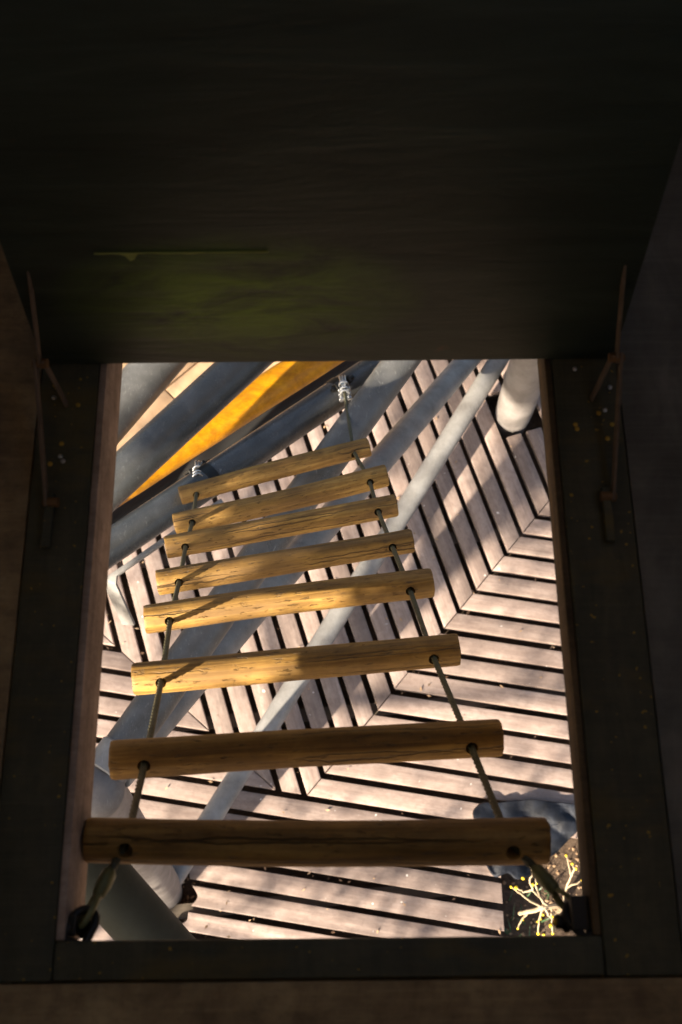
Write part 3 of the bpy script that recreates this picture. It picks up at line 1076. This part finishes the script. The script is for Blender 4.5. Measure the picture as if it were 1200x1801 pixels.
# ------------------------------------------------------------------ unseen tree added on the sunny side, crown shaped to place the shade
def shade_tree():
    rt = random.Random(11)
    e1 = V((SUN_AZ.y, -SUN_AZ.x, 0))
    e2 = e1.cross(trav)
    if e2.z < 0:
        e2 = -e2
    base0 = -trav * 6.0
    def at(u, v, d=0.0):
        return base0 + e1 * u + e2 * v - trav * d
    foot = at(-.60, 0)
    foot = V((foot.x, foot.y, -.15))
    o = empty('shade_tree', foot, 'unseen leafy tree added beside the tower to throw dappled shade on the deck', 'tree')
    tr = MB()
    trunk = [foot, foot + V((.02, -.03, 1.2)), at(-.70, .35), at(-.62, 1.0), at(-.66, 1.7), at(-.55, 2.05), at(-.25, 2.2, .2)]
    fin = []
    for i in range(len(trunk) - 1):
        fin += [lerp(trunk[i], trunk[i + 1], t / 5) for t in range(5)]
    fin.append(trunk[-1])
    n = len(fin)
    tr.tube(fin, [.085 * (1 - .75 * i / n) for i in range(n)], 14, wob=.15)
    for a, b, c in (((-.68, .6), (-1.2, 1.0), (-1.7, 1.5)), ((-.62, 1.0), (-.1, 1.2), (.4, 1.5)), ((-.64, 1.3), (-1.1, 1.6), (-1.5, 2.1)), ((-.70, .3), (-.2, .5), (.5, .8)), ((-.70, .2), (-1.3, .4), (-2.0, .6))):
        pts = [at(*a), at(*b, rt.uniform(-.3, .3)), at(*c, rt.uniform(-.6, .6))]
        fin = [lerp(pts[0], pts[1], t / 6) for t in range(6)] + [lerp(pts[1], pts[2], t / 6) for t in range(7)]
        tr.tube(fin, [.035 * (1 - .8 * i / 12) for i in range(13)], 10, wob=.1)
    part('trunk', tr, 'bark', o)
    lf = MB()
    count = 0
    for i in range(60000):
        u, v = rt.uniform(-2.5, 1.1), rt.uniform(-.6, 3.0)
        line = 2.215 + .95 * (u + .91)              # leaf edge shaped to shade some rungs and leave others sunlit
        if v > 1.30:
            edge = line - v + .05 * noise.noise(V((u * 6, v * 6, 0)))
            if u < -1.12:
                thin = abs((u + 1.67) * .885 - (v - 1.25) * .466) < .15 and v < 1.92      # gap left in the leaves so sun reaches the yellow timber
                p = 1.0 if v < 2.3 and not (-1.90 < u < -1.68 and 1.55 < v < 1.80) and not thin else 0
            else:
                p = 1.0 if edge > .03 else 0.0
            if u > .35:
                p *= .4
        elif v > 1.1:
            p = .5 if noise.noise(V((u * 3, v * 3, 7))) > -.1 else 0
        else:
            p = (.36 if u < -.35 or v < .25 else .20) if noise.noise(V((u * 2.4, v * 2.9, 3.3))) > (-.02 if v > .25 else -.12) else .015
        if rt.random() > p * .42:
            continue
        d = rt.gauss(0, .45)
        c = at(u, v, d)
        a = V((rt.gauss(0, 1), rt.gauss(0, 1), rt.gauss(0, .6))).normalized()
        b = a.orthogonal().normalized()
        b = (b + a.cross(b) * rt.uniform(-1, 1)).normalized()
        big = 1.75 if v > 1.30 else 1.0
        L_, W_ = rt.uniform(.028, .045) * big, rt.uniform(.014, .022) * big
        lf.add([c - a * L_, c + b * W_ + a * .005, c + a * L_, c - b * W_ + a * .005], [(0, 1, 2), (0, 2, 3)])
        count += 1
    part('crown', lf, 'leaf', o, None)
shade_tree()

# ------------------------------------------------------------------ litter blown over the deck
def litter():
    rl = random.Random(3)
    m = MB()
    for i in range(260):
        x, y = rl.uniform(-1.2, 1.15), rl.uniform(-.15, 3.0)
        if x > .66 and y < .5:
            continue
        c = V((x, y, .006))
        if rl.random() < .35:           # lodged in a gap
            t = rl.uniform(-1.5, 1.5)
            k = rl.randint(-5, 12)
            q = nq * (Q0 + k * QS) + dq * t
            c = V((q.x, q.y, -.02))
        a = rl.uniform(0, 6.28)
        L_ = rl.uniform(.004, .013)
        W_ = L_ * rl.uniform(.25, .6)
        d1, d2 = V((math.cos(a), math.sin(a), rl.uniform(-.1, .3))), V((-math.sin(a), math.cos(a), rl.uniform(-.2, .2)))
        m.add([c - d1 * L_, c + d2 * W_ + V((0, 0, .002)), c + d1 * L_ + V((0, 0, .003)), c - d2 * W_ + V((0, 0, .001))], [(0, 1, 2), (0, 2, 3)])
    o = link('leaf_litter', m.mesh('leaf_litter'), 'slab')
    tag(o, 'tiny dry leaf scraps scattered over the deck boards', 'litter', None, 'stuff')
litter()
